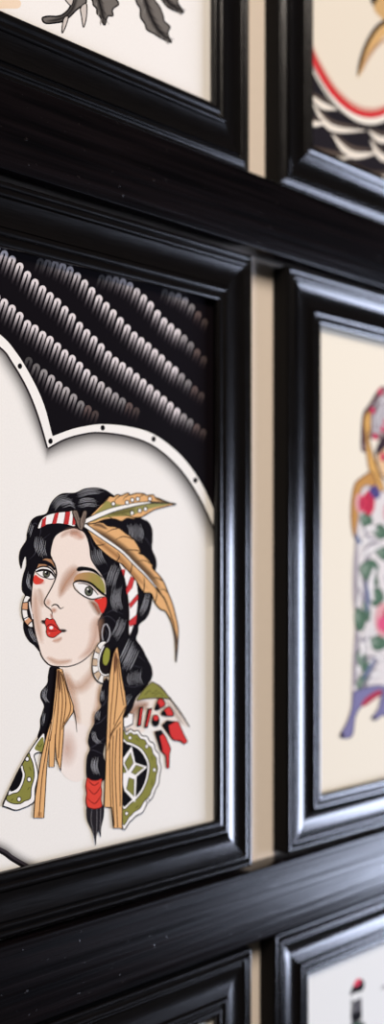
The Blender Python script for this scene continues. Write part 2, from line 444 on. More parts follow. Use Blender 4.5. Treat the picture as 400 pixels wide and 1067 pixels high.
    A.stroke([(60, 694.3), (70, 694.6), (82, 691), (92, 684), (98, 677)], [1.1, 1.2, 1.1, 1, .6], LINE)
    A.stroke([(33.5, 640), (36, 658), (40, 673), (43, 683), (47.5, 689.5), (53, 693.5), (62, 694.8)], 1.4, LINE)
    # eyelids
    A.fill([(84.5, 597), (95, 596.5), (104, 601), (108.5, 608.5), (109, 618), (102.5, 614.5), (96.5, 609), (87.5, 606), (77, 606), (79, 600)], (190, 142, 98), c2=(150, 145, 70), axis=((84, 600), (100, 606)))
    A.fill([(38, 592), (42, 583), (48, 580), (53, 583), (57, 590), (50, 589), (43, 591)], (176, 128, 92))
    A.stroke([(34, 580), (40, 585), (47, 586), (53, 589), (57, 594)], [3, 4.5, 4.2, 3.4, 2], HAIR)
    A.fill([(32, 582), (36, 576), (44, 576), (52, 578), (54.5, 583), (48, 582), (42, 585), (37, 594), (32, 597)], HAIR)
    # left eye
    A.fill([(37, 596), (39, 592.5), (45, 591), (51, 592.5), (55.5, 597), (57.5, 602), (51, 603), (44, 600.5)], (246, 242, 236))
    A.dot(48.3, 597.6, 3.7, 4.0, (92, 92, 76)); A.ring(48.3, 597.6, 3.6, 3.9, .9, LINE); A.dot(48.6, 597.2, 1.7, 1.9, BLK); A.dot(47.4, 596, .7, .8, WHITE)
    A.stroke([(37, 593.5), (41, 591), (46, 590.2), (51, 591.4), (55, 595), (57.8, 600)], [.8, 1.4, 1.5, 1.5, 1.4, 1], LINE)
    A.stroke([(37, 596), (41, 594.4), (46, 593.8), (52, 595.5), (56, 600), (58, 603)], [1.4, 2.4, 2.4, 2.2, 1.8, .8], LINE)
    A.stroke([(37.5, 596.5), (42, 600), (47, 602), (53, 603.5), (57, 602.5)], [.6, .8, 1, .9, .5], LINE)
    A.fill([(36.5, 599), (41, 602), (45.5, 604.5), (42, 608.5), (36, 608.5), (34.5, 604)], (222, 66, 52))
    A.dot(43, 606.5, 4.5, 3.5, (224, 110, 90), soft=True, a=.6)
    # nose
    A.stroke([(52.5, 581), (56.5, 587.5), (58.6, 596.5), (57.6, 603), (54, 611.5), (49, 620.5), (46, 627), (48, 631.5), (52, 634.6), (54, 638), (54, 642.5)], [1.2, 1.6, 1.7, 1.4, 1.2, 1.2, 1.3, 1.3, 1.1, .9, .4], LINE)
    A.stroke([(53.5, 632), (56, 630), (59.5, 630.4), (62, 633.6), (64, 634), (66.2, 632.5)], [.6, 1.3, 1.4, 1.1, .8, .4], LINE)
    A.dot(56, 636, 4, 3.5, (200, 140, 110), soft=True, a=.7); A.dot(50, 628, 3.5, 5, (222, 180, 154), soft=True, a=.6)
    A.stroke([(52.5, 639), (54, 643), (55, 645)], [2, 4, 2], (176, 100, 80), soft=True, a=.6)
    # mouth
    A.stroke([(43, 646.5), (45.5, 648), (48, 650.5)], [2, 5, 3], (40, 24, 22), soft=True, a=.9)
    A.stroke([(61, 656.5), (65, 657.2), (69, 657)], [3, 5, 2], (40, 24, 22), soft=True, a=.9)
    A.dot(45.4, 648, 3.6, 2.6, (40, 24, 22), soft=True, a=.95); A.dot(66.4, 657.2, 4, 1.9, (40, 24, 22), soft=True, a=.95)
    A.lined([(48, 644.3), (50.3, 644.8), (52, 645.6), (55, 644.8), (57, 647), (59, 651), (62, 656), (64, 658), (60.5, 661), (55.5, 664.3), (50, 663), (48, 659), (48.2, 654), (46.6, 649)], RED, .8, (70, 18, 18), n=3)
    A.stroke([(48, 654), (50.5, 651.2), (54, 650.6), (58, 653.6), (63, 657.6)], [.7, 1.1, .9, 1, .7], (80, 16, 20))
    A.stroke([(48.8, 655.4), (51.5, 657.2), (55, 657.6), (60, 656.8)], [.5, .8, .8, .5], (110, 22, 26))
    A.dot(53.2, 654, 2.0, 1.7, WHITE); A.dot(51, 660, 1.6, 1.2, (240, 150, 140), soft=True)
    # right brow, eye
    A.fill([(79.6, 593.5), (82, 590.6), (89, 590.6), (98, 593), (104, 598.5), (107, 603), (101, 598.4), (95, 595.4), (87.5, 594.4), (81.5, 595.3)], BLK, n=3)
    A.fill([(76.5, 608), (82, 607.6), (90, 608.4), (96, 612.6), (100.5, 617.5), (104, 622), (98, 624), (91, 622.6), (84, 618.6)], (246, 242, 236))
    A.dot(92.3, 616, 4.1, 5.0, (96, 100, 84)); A.ring(92.3, 616, 4.0, 4.9, 1.1, LINE); A.dot(92.8, 616, 1.9, 2.3, BLK); A.dot(91.2, 614, .9, 1, WHITE)
    A.stroke([(76, 608), (80, 605.4), (87.5, 605.6), (95, 608.4), (101, 613.6), (106, 618), (111.5, 621.6)], [1, 2, 2.4, 2.4, 2.4, 2.6, 1.6], BLK)
    A.stroke([(81, 608), (87, 608), (93, 610.4), (98, 615), (102, 620)], [.6, 1, 1.2, 1.2, .8], BLK)
    A.stroke([(76, 608), (77.6, 613), (83, 618.4), (90.5, 623), (97, 624.4), (104, 622.6), (110, 622)], [.8, 1, 1.2, 1.4, 1.4, 1.2, .8], LINE)
    A.fill([(98, 625.4), (104, 623.8), (110, 622.6), (110.4, 631), (106.4, 639), (103.5, 634), (101.5, 629)], (224, 58, 48))
    A.stroke([(96, 627), (100, 632), (104, 640)], [3, 6, 3], (196, 110, 80), soft=True, a=.6)

    # ---------------- hair waves, curls
    gap = (58, 56, 64)
    for P in ([(53, 530), (58, 524), (66, 521), (74, 524), (78, 532)], [(80, 514), (86, 520), (87, 530)], [(30, 552), (36, 545), (42, 552), (40, 562)], [(30, 583), (36, 577), (40, 566), (52, 556)],
              [(93, 556), (97, 570), (106, 580), (112, 590)], [(106, 600), (114, 596), (122, 600)], [(110, 640), (117, 636), (128, 640)], [(104, 645), (112, 642), (120, 648), (126, 660)],
              [(145, 556), (152, 562), (158, 572)], [(144, 600), (150, 612), (156, 620)], [(124, 680), (134, 676), (142, 682), (152, 690)], [(126, 712), (138, 716), (152, 712)], [(126, 700), (136, 694), (150, 696)]):
        A.stroke(P, [.2] + [.7] * (len(P) - 2) + [.2], gap)
    A.strands([(57, 527), (62, 521.5), (70, 519.5)], k=5, spread=(.9, 1.5)); A.strands([(66, 526), (72, 524), (76, 526)], k=4, spread=(.3, 1.5))
    A.strands([(84, 515), (92, 512.5), (102, 512)], k=4, spread=(.5, 1.6)); A.strands([(84, 525), (90, 523.5), (98, 524)], k=6, spread=(.3, 1.6))
    A.strands([(42, 563), (41, 570), (43, 577)], k=7, spread=(1.8, .6)); A.strands([(33, 548), (31, 555)], k=3, spread=(1.3, .8))
    A.strands([(100, 574), (101, 580), (104, 586)], k=6, spread=(1.9, -.6)); A.strands([(120, 592), (117, 600), (115, 608)], k=6, spread=(1.6, .7))
    A.strands([(140, 549), (142, 555), (141, 561)], k=8, spread=(2.0, .1)); A.strands([(121, 616), (120, 625), (122, 633)], k=7, spread=(1.6, -.4))
    A.strands([(126, 648), (124, 655), (120, 662)], k=6, spread=(1.6, .5)); A.strands([(153, 622), (151, 630), (148, 637)], k=5, spread=(1.2, .5))
    A.strands([(138, 675), (134, 684), (130, 692)], k=7, spread=(1.7, 1.8), w=.8); A.strands([(140, 702), (139, 707), (141, 712)], k=7, spread=(2.2, -.3))
    A.strands([(30, 600), (29, 607), (31, 613)], k=3, spread=(1.3, .2)); A.strands([(31, 656), (33, 662), (37, 668)], k=3, spread=(1.3, -.5))
    A.strands([(134, 726), (130, 734), (127, 741)], k=3, spread=(1.5, .7))
    A.stroke([(110.5, 650), (113.4, 655), (114, 662), (111, 669), (107.4, 668), (106, 660), (107.6, 652), (110.5, 650)], 1.1, (176, 174, 178)); A.stroke([(109, 656), (111, 660), (109.6, 665)], [.3, .8, .3], gap)
    A.stroke([(101.6, 652), (103, 645), (108, 643)], [.4, .8, .3], gap)

    # ---------------- headband
    band = [(39, 549), (43, 540.6), (50, 536.2), (60, 533.8), (70, 533), (77, 533), (78, 548), (68, 546.4), (58, 545.6), (48, 547), (40.5, 551)]
    A.lined(band, WHITE, 1.0, n=3)
    for q in ([(44, 541), (48, 538), (47, 547.5), (42.5, 549.5)], [(57, 535), (61, 534), (58.4, 545.4), (54, 545.7)], [(68, 533.4), (73, 533.2), (71, 546.4), (66, 545.9)], [(76, 536), (78, 540), (78, 547), (75, 547)]):
        A.fill(q, (196, 52, 52), sm=False)
        A.stroke([q[0], q[3]], .7, (110, 24, 28), sm=False)
    side = [(123, 585), (130, 592), (139.6, 600), (142.6, 610), (143.6, 622), (142.6, 636), (139.6, 650), (135, 662), (133.6, 656), (134, 640), (133, 624), (130, 606), (127, 596)]
    A.lined(side, WHITE, 1.1, n=3)
    for q in ([(136, 600.5), (139.8, 602.5), (137, 613), (132, 619.5), (131, 614)], [(142.8, 619), (143.6, 624), (135.4, 634), (134, 629.5)], [(142.4, 640), (141, 650), (134.6, 653), (134.2, 647)], [(126, 593), (130, 593.4), (129, 600), (128, 599)]):
        A.fill(q, (206, 58, 60), sm=False); A.stroke([q[0], q[-1]], .7, (120, 30, 34), sm=False); A.stroke([q[1], q[2]], .7, (120, 30, 34), sm=False)

    # ---------------- lower feather
    lf = [(87, 547), (95, 544.6), (106, 544.4), (112, 548), (122, 549.5), (131, 556), (139, 562), (146, 574), (144, 576.4), (150, 579), (158, 588), (158.4, 592), (165, 599), (170, 606), (175, 618), (179, 628), (182, 639), (185, 653), (185.3, 664),
          (184, 680), (183, 690), (182.6, 676), (181.4, 662), (178, 648), (172, 637), (167, 635), (161, 628), (157, 618.4), (149, 617), (142, 606), (135, 597), (127, 588), (121, 585), (112, 579), (100, 568), (93, 556)]
    A.lined(lf, TAN, 1.2, n=3)
    A.stroke([(92, 550), (106, 560), (126, 574), (140, 588), (155, 603), (166, 618)], [3, 9, 10, 10, 8, 3], (96, 74, 56), soft=True, a=.8, off=-3.2)
    A.stroke([(95, 553), (110, 565), (128, 580), (142, 596), (158, 612)], [3, 7, 8, 7, 3], (150, 100, 60), soft=True, a=.5, off=4)
    A.stroke([(96, 547), (104, 547.4), (112, 552)], [2, 6, 2], (110, 86, 66), soft=True, a=.8)
    for P in ([(124, 550), (116, 552), (110, 555)], [(139, 562), (128, 559), (119, 563)], [(146, 574), (137, 573), (130, 573)], [(158, 588), (150, 584), (142, 585)], [(170, 606), (163, 602), (158, 603)], [(175, 618), (170, 614), (166, 615)],
              [(100, 568), (105, 568), (110, 566)], [(121, 585), (124, 580), (122, 575)], [(135, 597), (137, 590), (136, 584)], [(149, 617), (150, 608), (149, 600)], [(161, 628), (163, 620), (162, 614)]):
        A.stroke(P, [1.2, .9, .3], LINE)
    A.stroke([(170, 622), (176, 636), (181, 652), (184, 672)], [1.6, 1.2, 1, .6], (60, 42, 32))
    A.stroke([(181, 655), (184.4, 672), (183, 690)], [2, 3, 1], (70, 66, 70), soft=True, a=.9)
    A.stroke([(86, 546), (106, 560), (126, 574), (140, 588), (152, 600), (162, 612), (170, 623)], [5, 4.4, 4, 3.6, 3.2, 2.6, 1.2], LINE)
    A.stroke([(86, 546), (106, 560), (126, 574), (140, 588), (152, 600), (162, 612)], [3.2, 2.6, 2.2, 1.8, 1.3, .6], (244, 241, 234))
    # ---------------- upper feather
    uf = [(88, 543), (95, 536), (106, 525), (113, 517.4), (118, 517.8), (122, 515.4), (126, 516.4), (133, 513.6), (135, 516), (142, 514), (150, 514.6), (152, 516.4), (159, 515.6), (161, 518), (166, 519.6), (175, 523.6), (183, 525.2),
          (175, 527.2), (168, 529), (160, 531.4), (152, 536), (146, 539), (140, 539.4), (139, 541), (132, 540), (126, 543), (118, 540.6), (108, 541.6), (99, 545), (89, 546)]
    A.lined(uf, TAN, 1.1, n=3)
    A.fill([(90, 543), (97, 536.5), (106, 527), (111, 522), (116, 524), (128, 526), (140, 523.6), (158, 522.4), (176, 525), (160, 529), (146, 533), (136, 537.4), (122, 538), (106, 540), (97, 543.5)], (158, 150, 80), c2=(150, 148, 92), axis=((90, 543), (175, 525)))
    A.stroke([(112, 536.5), (126, 534), (142, 530)], [3, 8, 4], (110, 100, 56), soft=True, a=.6)
    A.stroke([(160, 519), (170, 522.4), (182, 525.3)], [2.4, 4, 1.4], (70, 66, 50), soft=True, a=.8)
    for P in ([(113, 518), (110, 522), (106, 526)], [(126, 516), (121, 519), (118, 523)], [(135, 515), (130, 518), (127, 522)], [(150, 515), (146, 517), (143, 520)], [(140, 540), (132, 537), (126, 536)], [(118, 541), (114, 539), (112, 537)]):
        A.stroke(P, [1, .8, .2], (60, 44, 30))
    A.stroke([(86, 544.4), (106, 535.6), (120, 530.6), (140, 526), (156, 523.8), (170, 524.2), (182, 525.3)], [5.6, 6, 5.4, 4.4, 3, 1.6, .6], (52, 50, 44))
    A.stroke([(86, 544.4), (106, 535.4), (120, 530.4), (140, 525.8), (156, 523.6)], [3.6, 4.2, 3.6, 2.6, .9], (246, 243, 236))
    for x, y in ((117.6, 525), (131.8, 523.6), (137.3, 521), (143, 520), (155.6, 519.8), (137, 534.6), (145, 532), (151, 530.4)):
        A.dot(x, y, 2.5, 2.7, (34, 28, 26)); A.dot(x, y, 1.5, 1.75, WHITE)
    # knot of the headband
    A.lined([(75, 533), (79.6, 532), (83, 540), (86.4, 532.6), (90, 533.6), (87.6, 545), (85, 552), (81, 550), (78, 542)], (128, 112, 100), 1.0, n=2)
    A.stroke([(83, 540), (82.4, 545), (83, 550)], .9, LINE); A.stroke([(78, 534), (81, 543)], .6, (70, 56, 50)); A.stroke([(88, 536), (85.6, 545)], .6, (70, 56, 50))

    # ---------------- left earring
    er = [(26, 621), (22.8, 629.5), (22.4, 638.5), (24.6, 646.5), (29, 652.6), (33.6, 653.4), (33, 648), (29.2, 642.6), (28, 635.5), (28.4, 627), (31, 622.4)]
    A.lined(er, (244, 240, 232), 1.2, n=3)
    A.fill([(23.4, 628), (28.2, 627.5), (28, 635), (22.6, 634.6)], (216, 160, 120), sm=False); A.fill([(25, 647), (29.6, 643.4), (32.4, 647), (29, 652)], (216, 160, 120), sm=False)
    for P in ([(23.4, 628), (28.4, 627.4)], [(22.6, 635), (28, 635.5)], [(24.2, 645), (29.2, 642.4)], [(28, 651.6), (32, 647.6)]): A.stroke(P, 1.0, LINE, sm=False)
    A.stroke([(30, 627), (31, 634), (33.6, 645)], [1, 1.6, 1], (240, 236, 230))
    # ---------------- right earring
    A.lined([(104, 669), (99, 676), (95.8, 688), (96, 700), (100, 708.6), (106, 712), (112, 711), (114, 700), (113, 680), (110, 669)], (244, 240, 232), 1.2, n=4)
    for q in ([(96.4, 686), (101, 687), (100.6, 694), (95.8, 693.4)], [(97.2, 702), (102, 699.4), (105, 703.4), (101.4, 709)], [(100.4, 673), (104, 677), (102.6, 681), (98, 679)], [(107, 712), (108, 705), (112, 704.6), (112, 711)]):
        A.fill(q, (205, 178, 148), sm=False)
    for P in ([(96.4, 686), (101, 687)], [(95.8, 693.6), (100.6, 694)], [(97, 702), (102, 699)], [(101.4, 709), (104.6, 703)], [(107, 712), (107.4, 705)], [(98.2, 679), (102.6, 681)], [(100.4, 673), (104, 677)]): A.stroke(P, .9, LINE, sm=False)
    A.fill([(108, 671), (103, 680), (101, 692), (103, 700.6), (107.6, 704.6), (113, 704), (115, 690), (113, 672)], LINE, n=4)
    A.stroke([(107.6, 673), (103.6, 682), (102, 692), (104, 700), (108.4, 703.4), (113, 702.6)], 1.3, (244, 241, 236))
    A.fill([(110.6, 675), (113.6, 678), (113, 687), (110, 693), (107, 691), (106.6, 685), (108.4, 678)], (150, 152, 62), n=4)

    # ---------------- left medallion on the breast
    A.lined([(44, 764), (46, 772), (44, 783), (39, 784), (35, 787), (37, 796), (39, 808), (36, 822), (35.4, 834), (30, 839), (24, 841.6), (16, 844), (8, 841.4), (2.4, 838.5), (6, 829), (18, 804), (30, 783)], WHITE, 1.1, n=3)
    A.fill([(43, 768), (45, 772), (44, 782.6), (39, 782.4), (35.6, 779)], OLIVE); A.stroke([(38, 776), (41, 778), (43, 775)], .8, (90, 88, 40))
    A.lined([(28.4, 785), (31, 789), (34, 797), (35, 809), (32, 821), (31, 831.6), (25, 834.6), (20, 837.4), (12, 837), (6, 833), (8, 826), (18, 805)], OLIVE, .9, n=3)
    A.lined([(21.6, 797.5), (24, 802), (25.4, 808), (22.6, 818), (18.4, 825), (13, 826.6), (7.6, 828), (13, 814)], WHITE, .9, n=3)
    A.fill([(20.4, 800), (22, 803), (23, 808.4), (20.4, 817), (16, 822.6), (9.6, 824), (14, 812)], BLK, n=3)
    for x, y in ((27.6, 790.6), (29.7, 812), (19.2, 832.6)): A.dot(x, y, 2.5, 3.0, LINE); A.dot(x, y, 1.6, 2.0, WHITE)
    for P in ([(30, 799), (31.6, 803)], [(28, 823), (30, 820)], [(11, 834), (13, 832)]): A.stroke(P, .7, (84, 82, 36), sm=False)
    A.stroke([(44.4, 763), (30, 783), (14, 812), (2, 840)], 1.1, LINE)
    A.dot(36, 812, 8, 22, (196, 160, 130), soft=True, a=.0)

    # ---------------- left ribbons
    A.lined([(58.4, 697), (64, 697), (70, 718), (76, 736), (75.6, 742), (66, 756), (65, 772), (62.4, 803), (58, 790), (57, 765), (55.6, 799), (50.4, 799), (51, 770), (48, 800), (45, 852), (34.4, 852), (36, 830), (42, 790), (48, 765), (53.4, 748), (57, 715)], TAN, 1.0, sm=False)
    for P in ([(60, 698), (57.4, 730), (51.4, 772)], [(61, 698), (60, 735), (57, 770), (55.6, 799)], [(62, 700), (64.4, 730), (62, 760), (60, 790)], [(63, 700), (68, 730), (64, 760)], [(64, 702), (73, 736), (66, 754)], [(53, 752), (47, 785), (43, 812), (40, 850)]):
        A.stroke(P, .95, (70, 40, 22))
    A.stroke([(60, 697), (60.5, 708), (62, 722)], [3, 6, 2], (104, 70, 48), soft=True, a=.9)
    A.stroke([(56, 740), (53, 758), (50, 770)], [1, 2.4, 1], (240, 200, 150), soft=True, a=.8)
    A.stroke([(41, 846), (40, 852)], [6, 8], (160, 110, 64), soft=True, a=.4)

    # ---------------- shoulder
    A.lined([(158, 711), (166, 716), (174, 724.6), (177, 728), (164, 727), (150, 728), (142, 729.4), (148, 720)], OLIVE, .8, (80, 72, 50), n=3)
    for P in ([(150, 724), (155, 719), (158, 723), (163, 719)], [(160, 725), (165, 721), (169, 725)]): A.stroke(P, .8, (80, 78, 36), sm=False)
    A.stroke([(157, 710), (166, 715), (174, 724.4), (186, 740), (197, 757.4)], [1.2, 1.2, 1.3, 1.4, .7], (92, 82, 72))
    A.stroke([(172, 728), (182, 742), (192, 756)], [3, 7, 3], (190, 176, 160), soft=True, a=.6)
    def marked(pts, red):
        A.fill(pts, BLK, sm=False); A.fill(red, (214, 58, 56), sm=False)
    marked([(144.4, 736.6), (148.6, 736.2), (146.4, 756), (141.6, 757.4)], [(146, 738), (147.8, 738), (145.4, 755), (143.6, 755.6)])
    marked([(153, 738), (158, 737.6), (153.4, 758), (149, 758.6)], [(155, 739.6), (157, 739.6), (152.6, 756.6), (151, 757)])
    A.dot(161.5, 750.6, 4.2, 6.4, BLK); A.dot(161.7, 748, 2.6, 2.8, (214, 58, 56))
    A.lined([(161, 737), (164.6, 728.4), (168.6, 728.6), (171.4, 734), (166, 738), (162, 739.6)], (214, 58, 56), 1.2); A.fill([(161, 737), (163, 732), (166, 737), (162, 739.4)], BLK)
    A.lined([(167.6, 744), (170, 739.6), (176, 736.6), (180, 745), (173, 745.8)], (214, 58, 56), 1.2); A.fill([(167.6, 744), (170, 740), (173, 744.6), (170, 745.6)], BLK)
    A.lined([(168.4, 755), (173, 750.8), (185, 752), (191.2, 766), (194.6, 772.6), (191, 775.4), (188, 772), (180, 771)], (214, 58, 56), 1.0, sm=False); A.fill([(168.4, 755), (173, 750.8), (182, 752), (175, 756), (177, 766)], BLK, sm=False)
    A.lined([(160.6, 762), (167, 760.6), (172, 768), (177.2, 780), (175.8, 786), (175.4, 800), (173, 800.4), (172, 787), (167, 782)], (214, 58, 56), 1.0, sm=False); A.fill([(160.6, 762), (167, 760.6), (169, 765), (165.6, 767), (169, 782), (166, 781)], BLK, sm=False)
    A.lined([(128, 748), (132, 747), (133, 743), (138, 744), (137.6, 754), (132, 757), (128, 758)], WHITE, 1.0, sm=False)

    # ---------------- round medallion beside the right ribbons
    outer = [(126, 762), (131, 763), (135, 759.6), (139, 762), (143, 761), (147, 766.4), (152, 767), (155, 772), (159.6, 775), (161, 781), (165, 786), (165.4, 793), (167, 800), (165.4, 808), (164.6, 816), (161, 823), (158, 831), (152.6, 837), (148, 846), (141, 850), (135, 855.6), (126, 858)]
    A.lined(outer, WHITE, 1.1, n=3)
    inner = [(126, 765.4), (131, 766), (135, 763.2), (138.6, 765.4), (142, 765), (145.6, 769.6), (150, 771), (153, 776), (157, 779), (158.6, 785), (162, 789.6), (162.4, 795), (163.6, 801), (162, 808), (161, 815), (157.6, 822), (155, 829), (149.6, 834.4), (145, 842), (139, 846), (134, 851), (126, 854)]
    A.lined(inner, OLIVE, .8, n=3)
    A.lined([(126, 775), (132, 773), (139, 775.4), (146.6, 780), (152, 788), (155, 797), (154, 808), (150, 820), (144.6, 829), (136, 836.6), (126, 839)], WHITE, .8, n=3)
    A.fill([(126, 777), (132, 775.4), (138.4, 777.6), (145, 781.8), (150, 789), (153, 797), (152, 808), (148.4, 819), (143.4, 827), (135.4, 834.4), (126, 837)], BLK, n=3)
    star = [(126, 792), (136.3, 777.6), (140, 794.6), (152.6, 799), (141.4, 809), (140, 836), (129, 824), (126, 812)]
    A.fill(star, WHITE, sm=False)
    for q in ([(129, 795), (135.4, 784), (138, 795), (132.6, 803)], [(136, 805), (141, 797), (149, 799.6), (140, 807)], [(131, 822), (133.6, 810), (138.8, 812), (138.6, 830)], [(126, 798), (127.4, 797), (131, 804.4), (126, 806)]):
        A.lined(q, (132, 132, 66), .8, sm=False)
    for x, y in ((134.6, 768.6), (152, 777.6), (160, 802), (153, 834), (131, 847.5)): A.dot(x, y, 1.9, 2.4, LINE); A.dot(x, y, 1.3, 1.7, WHITE)
    for P in ([(141, 769), (144, 772)], [(157, 787), (158, 792)], [(158, 812), (157, 818)], [(140, 842), (144, 839)]): A.stroke(P, .7, (84, 82, 36), sm=False)

    # ---------------- front braid with its red tie
    A.fill([(110, 706), (105, 716), (103, 728), (104.4, 736), (98, 744), (97.4, 753), (93, 762), (91, 772), (93, 780), (90, 787), (89, 799), (90, 810), (96, 815), (107, 813), (108.6, 806), (110, 797), (107, 786), (110, 768), (112, 745), (114, 720)], HAIR, n=4)
    for P in ([(104, 736), (108, 733), (112, 722)], [(97, 755), (104, 752), (111, 744)], [(92, 780), (99, 776), (109, 768)], [(107, 786), (98, 782), (92, 781)]): A.stroke(P, [.3, .8, .3], gap)
    A.strands([(106, 722), (106, 728)], k=4, spread=(1.1, .2)); A.strands([(101, 742), (100, 748)], k=4, spread=(1.3, .4)); A.strands([(97, 764), (98, 770), (102, 774)], k=4, spread=(1.3, -.3)); A.strands([(98, 792), (97, 798), (99, 804)], k=6, spread=(1.2, .1))
    A.fill([(91, 838), (89.4, 848), (91, 856), (95, 864), (97, 871), (98.6, 881), (99.4, 873), (101.4, 866), (104, 872), (104.6, 862), (107.4, 850), (106, 838)], (34, 30, 34), n=3)
    for P in ([(95, 842), (94, 855), (97, 868)], [(100, 842), (100, 858), (99, 880)], [(104, 842), (103.6, 856), (103, 868)]): A.stroke(P, [.4, .6, .3], (120, 116, 118))
    A.lined([(90, 810.6), (94, 812.6), (100, 813), (105, 811.6), (104.4, 819), (105, 826), (104.4, 833), (105, 840), (99, 842.4), (94, 842), (90, 839.6), (88.8, 832), (89.6, 826), (88.6, 819)], (222, 70, 56), .8, (110, 26, 22), n=3)
    for P in ([(89.6, 820), (95, 826), (97.6, 827), (101, 824), (104.6, 818)], [(89.4, 831), (95, 836), (98, 837), (101, 834), (104.6, 828)], [(90, 812), (95, 817), (98, 818), (102, 815)]): A.stroke(P, [.5, 1, 1, 1, .5][:len(P)], (130, 30, 26))

    # ---------------- right ribbons
    A.lined([(117, 681), (121.6, 674), (124, 690), (126.4, 707), (129.4, 722), (131, 736), (127.4, 746), (127, 785), (126.4, 862.6), (117.6, 862.6), (115.4, 841), (107.6, 840.6), (109, 800), (110, 765), (111.4, 735), (112.4, 712), (114, 698)], TAN, 1.1, sm=False)
    for P in ([(118.6, 684), (117, 715), (114, 752), (113.4, 800), (114.6, 841)], [(120.6, 684), (121.6, 712), (119, 742), (117.6, 755)], [(122, 686), (125, 715), (128, 735)], [(130, 736), (121, 752), (113, 768)], [(125, 752), (116, 764), (111, 782)],
              [(121, 760), (119, 800), (121.6, 862)], [(124, 758), (123.6, 800), (124.4, 840)], [(117, 766), (116, 810), (118, 860)]):
        A.stroke(P, .95, (70, 40, 22))
    A.stroke([(119.6, 678), (119.4, 690), (118.8, 702)], [4, 6, 2], (120, 80, 56), soft=True, a=.9)
    A.stroke([(113, 715), (112, 745), (111.4, 770)], [1, 2.2, 1], (244, 204, 150), soft=True, a=.8)
exec_art['woman'] = draw_woman

def draw_rose(A):
    G1, G2 = (112, 106, 100), (52, 48, 46)
    A.fill([(-40, -2), (10, -1), (21, 1), (20, 8), (8, 9), (-40, 8)], (238, 214, 186)); A.fill([(-40, -20), (16, -18), (18, -2), (-40, -3)], (232, 200, 168))
    def leaf(P, vein, c=G1):
        A.lined(P, c, 1.6, BLK, n=3)
        for (ax, ay), (bx, by) in zip(vein, vein[1:]):
            for f in (.2, .65):
                x, y = ax + (bx - ax) * f, ay + (by - ay) * f; dx, dy = (bx - ax) * .45, (by - ay) * .45
                A.stroke([(x, y), (x + dx * .6 - dy * .35, y + dy * .6 + dx * .35), (x + dx - dy * .45, y + dy + dx * .45)], [1, 3, .4], (164, 158, 150), soft=True, a=.8)
                A.stroke([(x, y), (x + dx + dy * .5, y + dy - dx * .5)], [1, .3], (40, 36, 36), sm=False)
        A.stroke(vein, [8] * len(vein), G2, soft=True, a=.9); A.stroke(vein, [1.4] + [1] * (len(vein) - 2) + [.4], BLK)
    A.lined([(44, 19), (50, 17), (60, 17), (67, 14), (73, 7), (77, -6), (84, -30), (92, -32), (86, -8), (90, 2), (80, 10), (73, 17), (66, 22), (56, 24), (47, 24)], G1, 1.8, BLK, n=3)
    A.stroke([(47, 22), (58, 21), (68, 17), (76, 8), (82, -10)], [3, 5, 6, 6, 4], G2, soft=True, a=.9)
    for P in ([(66, 20), (71, 17), (69, 26), (64.6, 34.6)], [(84, 8), (90, 4), (90, 18), (87, 28.6), (85, 18)], [(74, 6), (66, -4), (76, -4)]): A.lined(P, (206, 196, 186), 1.2, BLK, n=2)
    leaf([(88, -10), (96, 0), (97, 5), (100.6, 9), (101, 14), (104, 17), (108.6, 26.4), (111, 20), (113, 16.6), (117.6, 16.4), (117, 11), (119, 8), (123.6, 4), (120, -4), (124, -16), (106, -26)], [(98, -14), (104, 4), (108.4, 24)])
    leaf([(140, -14), (142, 2), (146, 9), (146.4, 18), (151, 25), (153, 31), (160, 35), (168, 40), (178.4, 44.4), (175.4, 38), (175, 33), (177, 28), (171, 22), (170, 17), (166, 7), (160, -2), (156, -20)], [(148, -12), (155, 12), (164, 30), (177, 43)])
    leaf([(160, -16), (170, 2), (178, 9.6), (191, 13.4), (185, 3), (184, -4), (172, -18)], [(166, -10), (176, 3), (190, 12.6)])
    A.stroke([(92, -30), (100, -70), (112, -110)], 9, G1); A.stroke([(92, -30), (118, -24), (140, -16)], 5, G1)
    A.lined([(80, -110), (90, -150), (120, -172), (156, -160), (166, -126), (146, -98), (112, -92)], (178, 62, 60), 1.8, BLK)
    A.lined([(100, -120), (112, -148), (138, -146), (142, -120), (120, -108)], (200, 86, 80), 1.4, BLK)
    A.stroke([(110, -124), (118, -138), (130, -134), (128, -120)], 1.6, BLK)
exec_art['rose'] = draw_rose

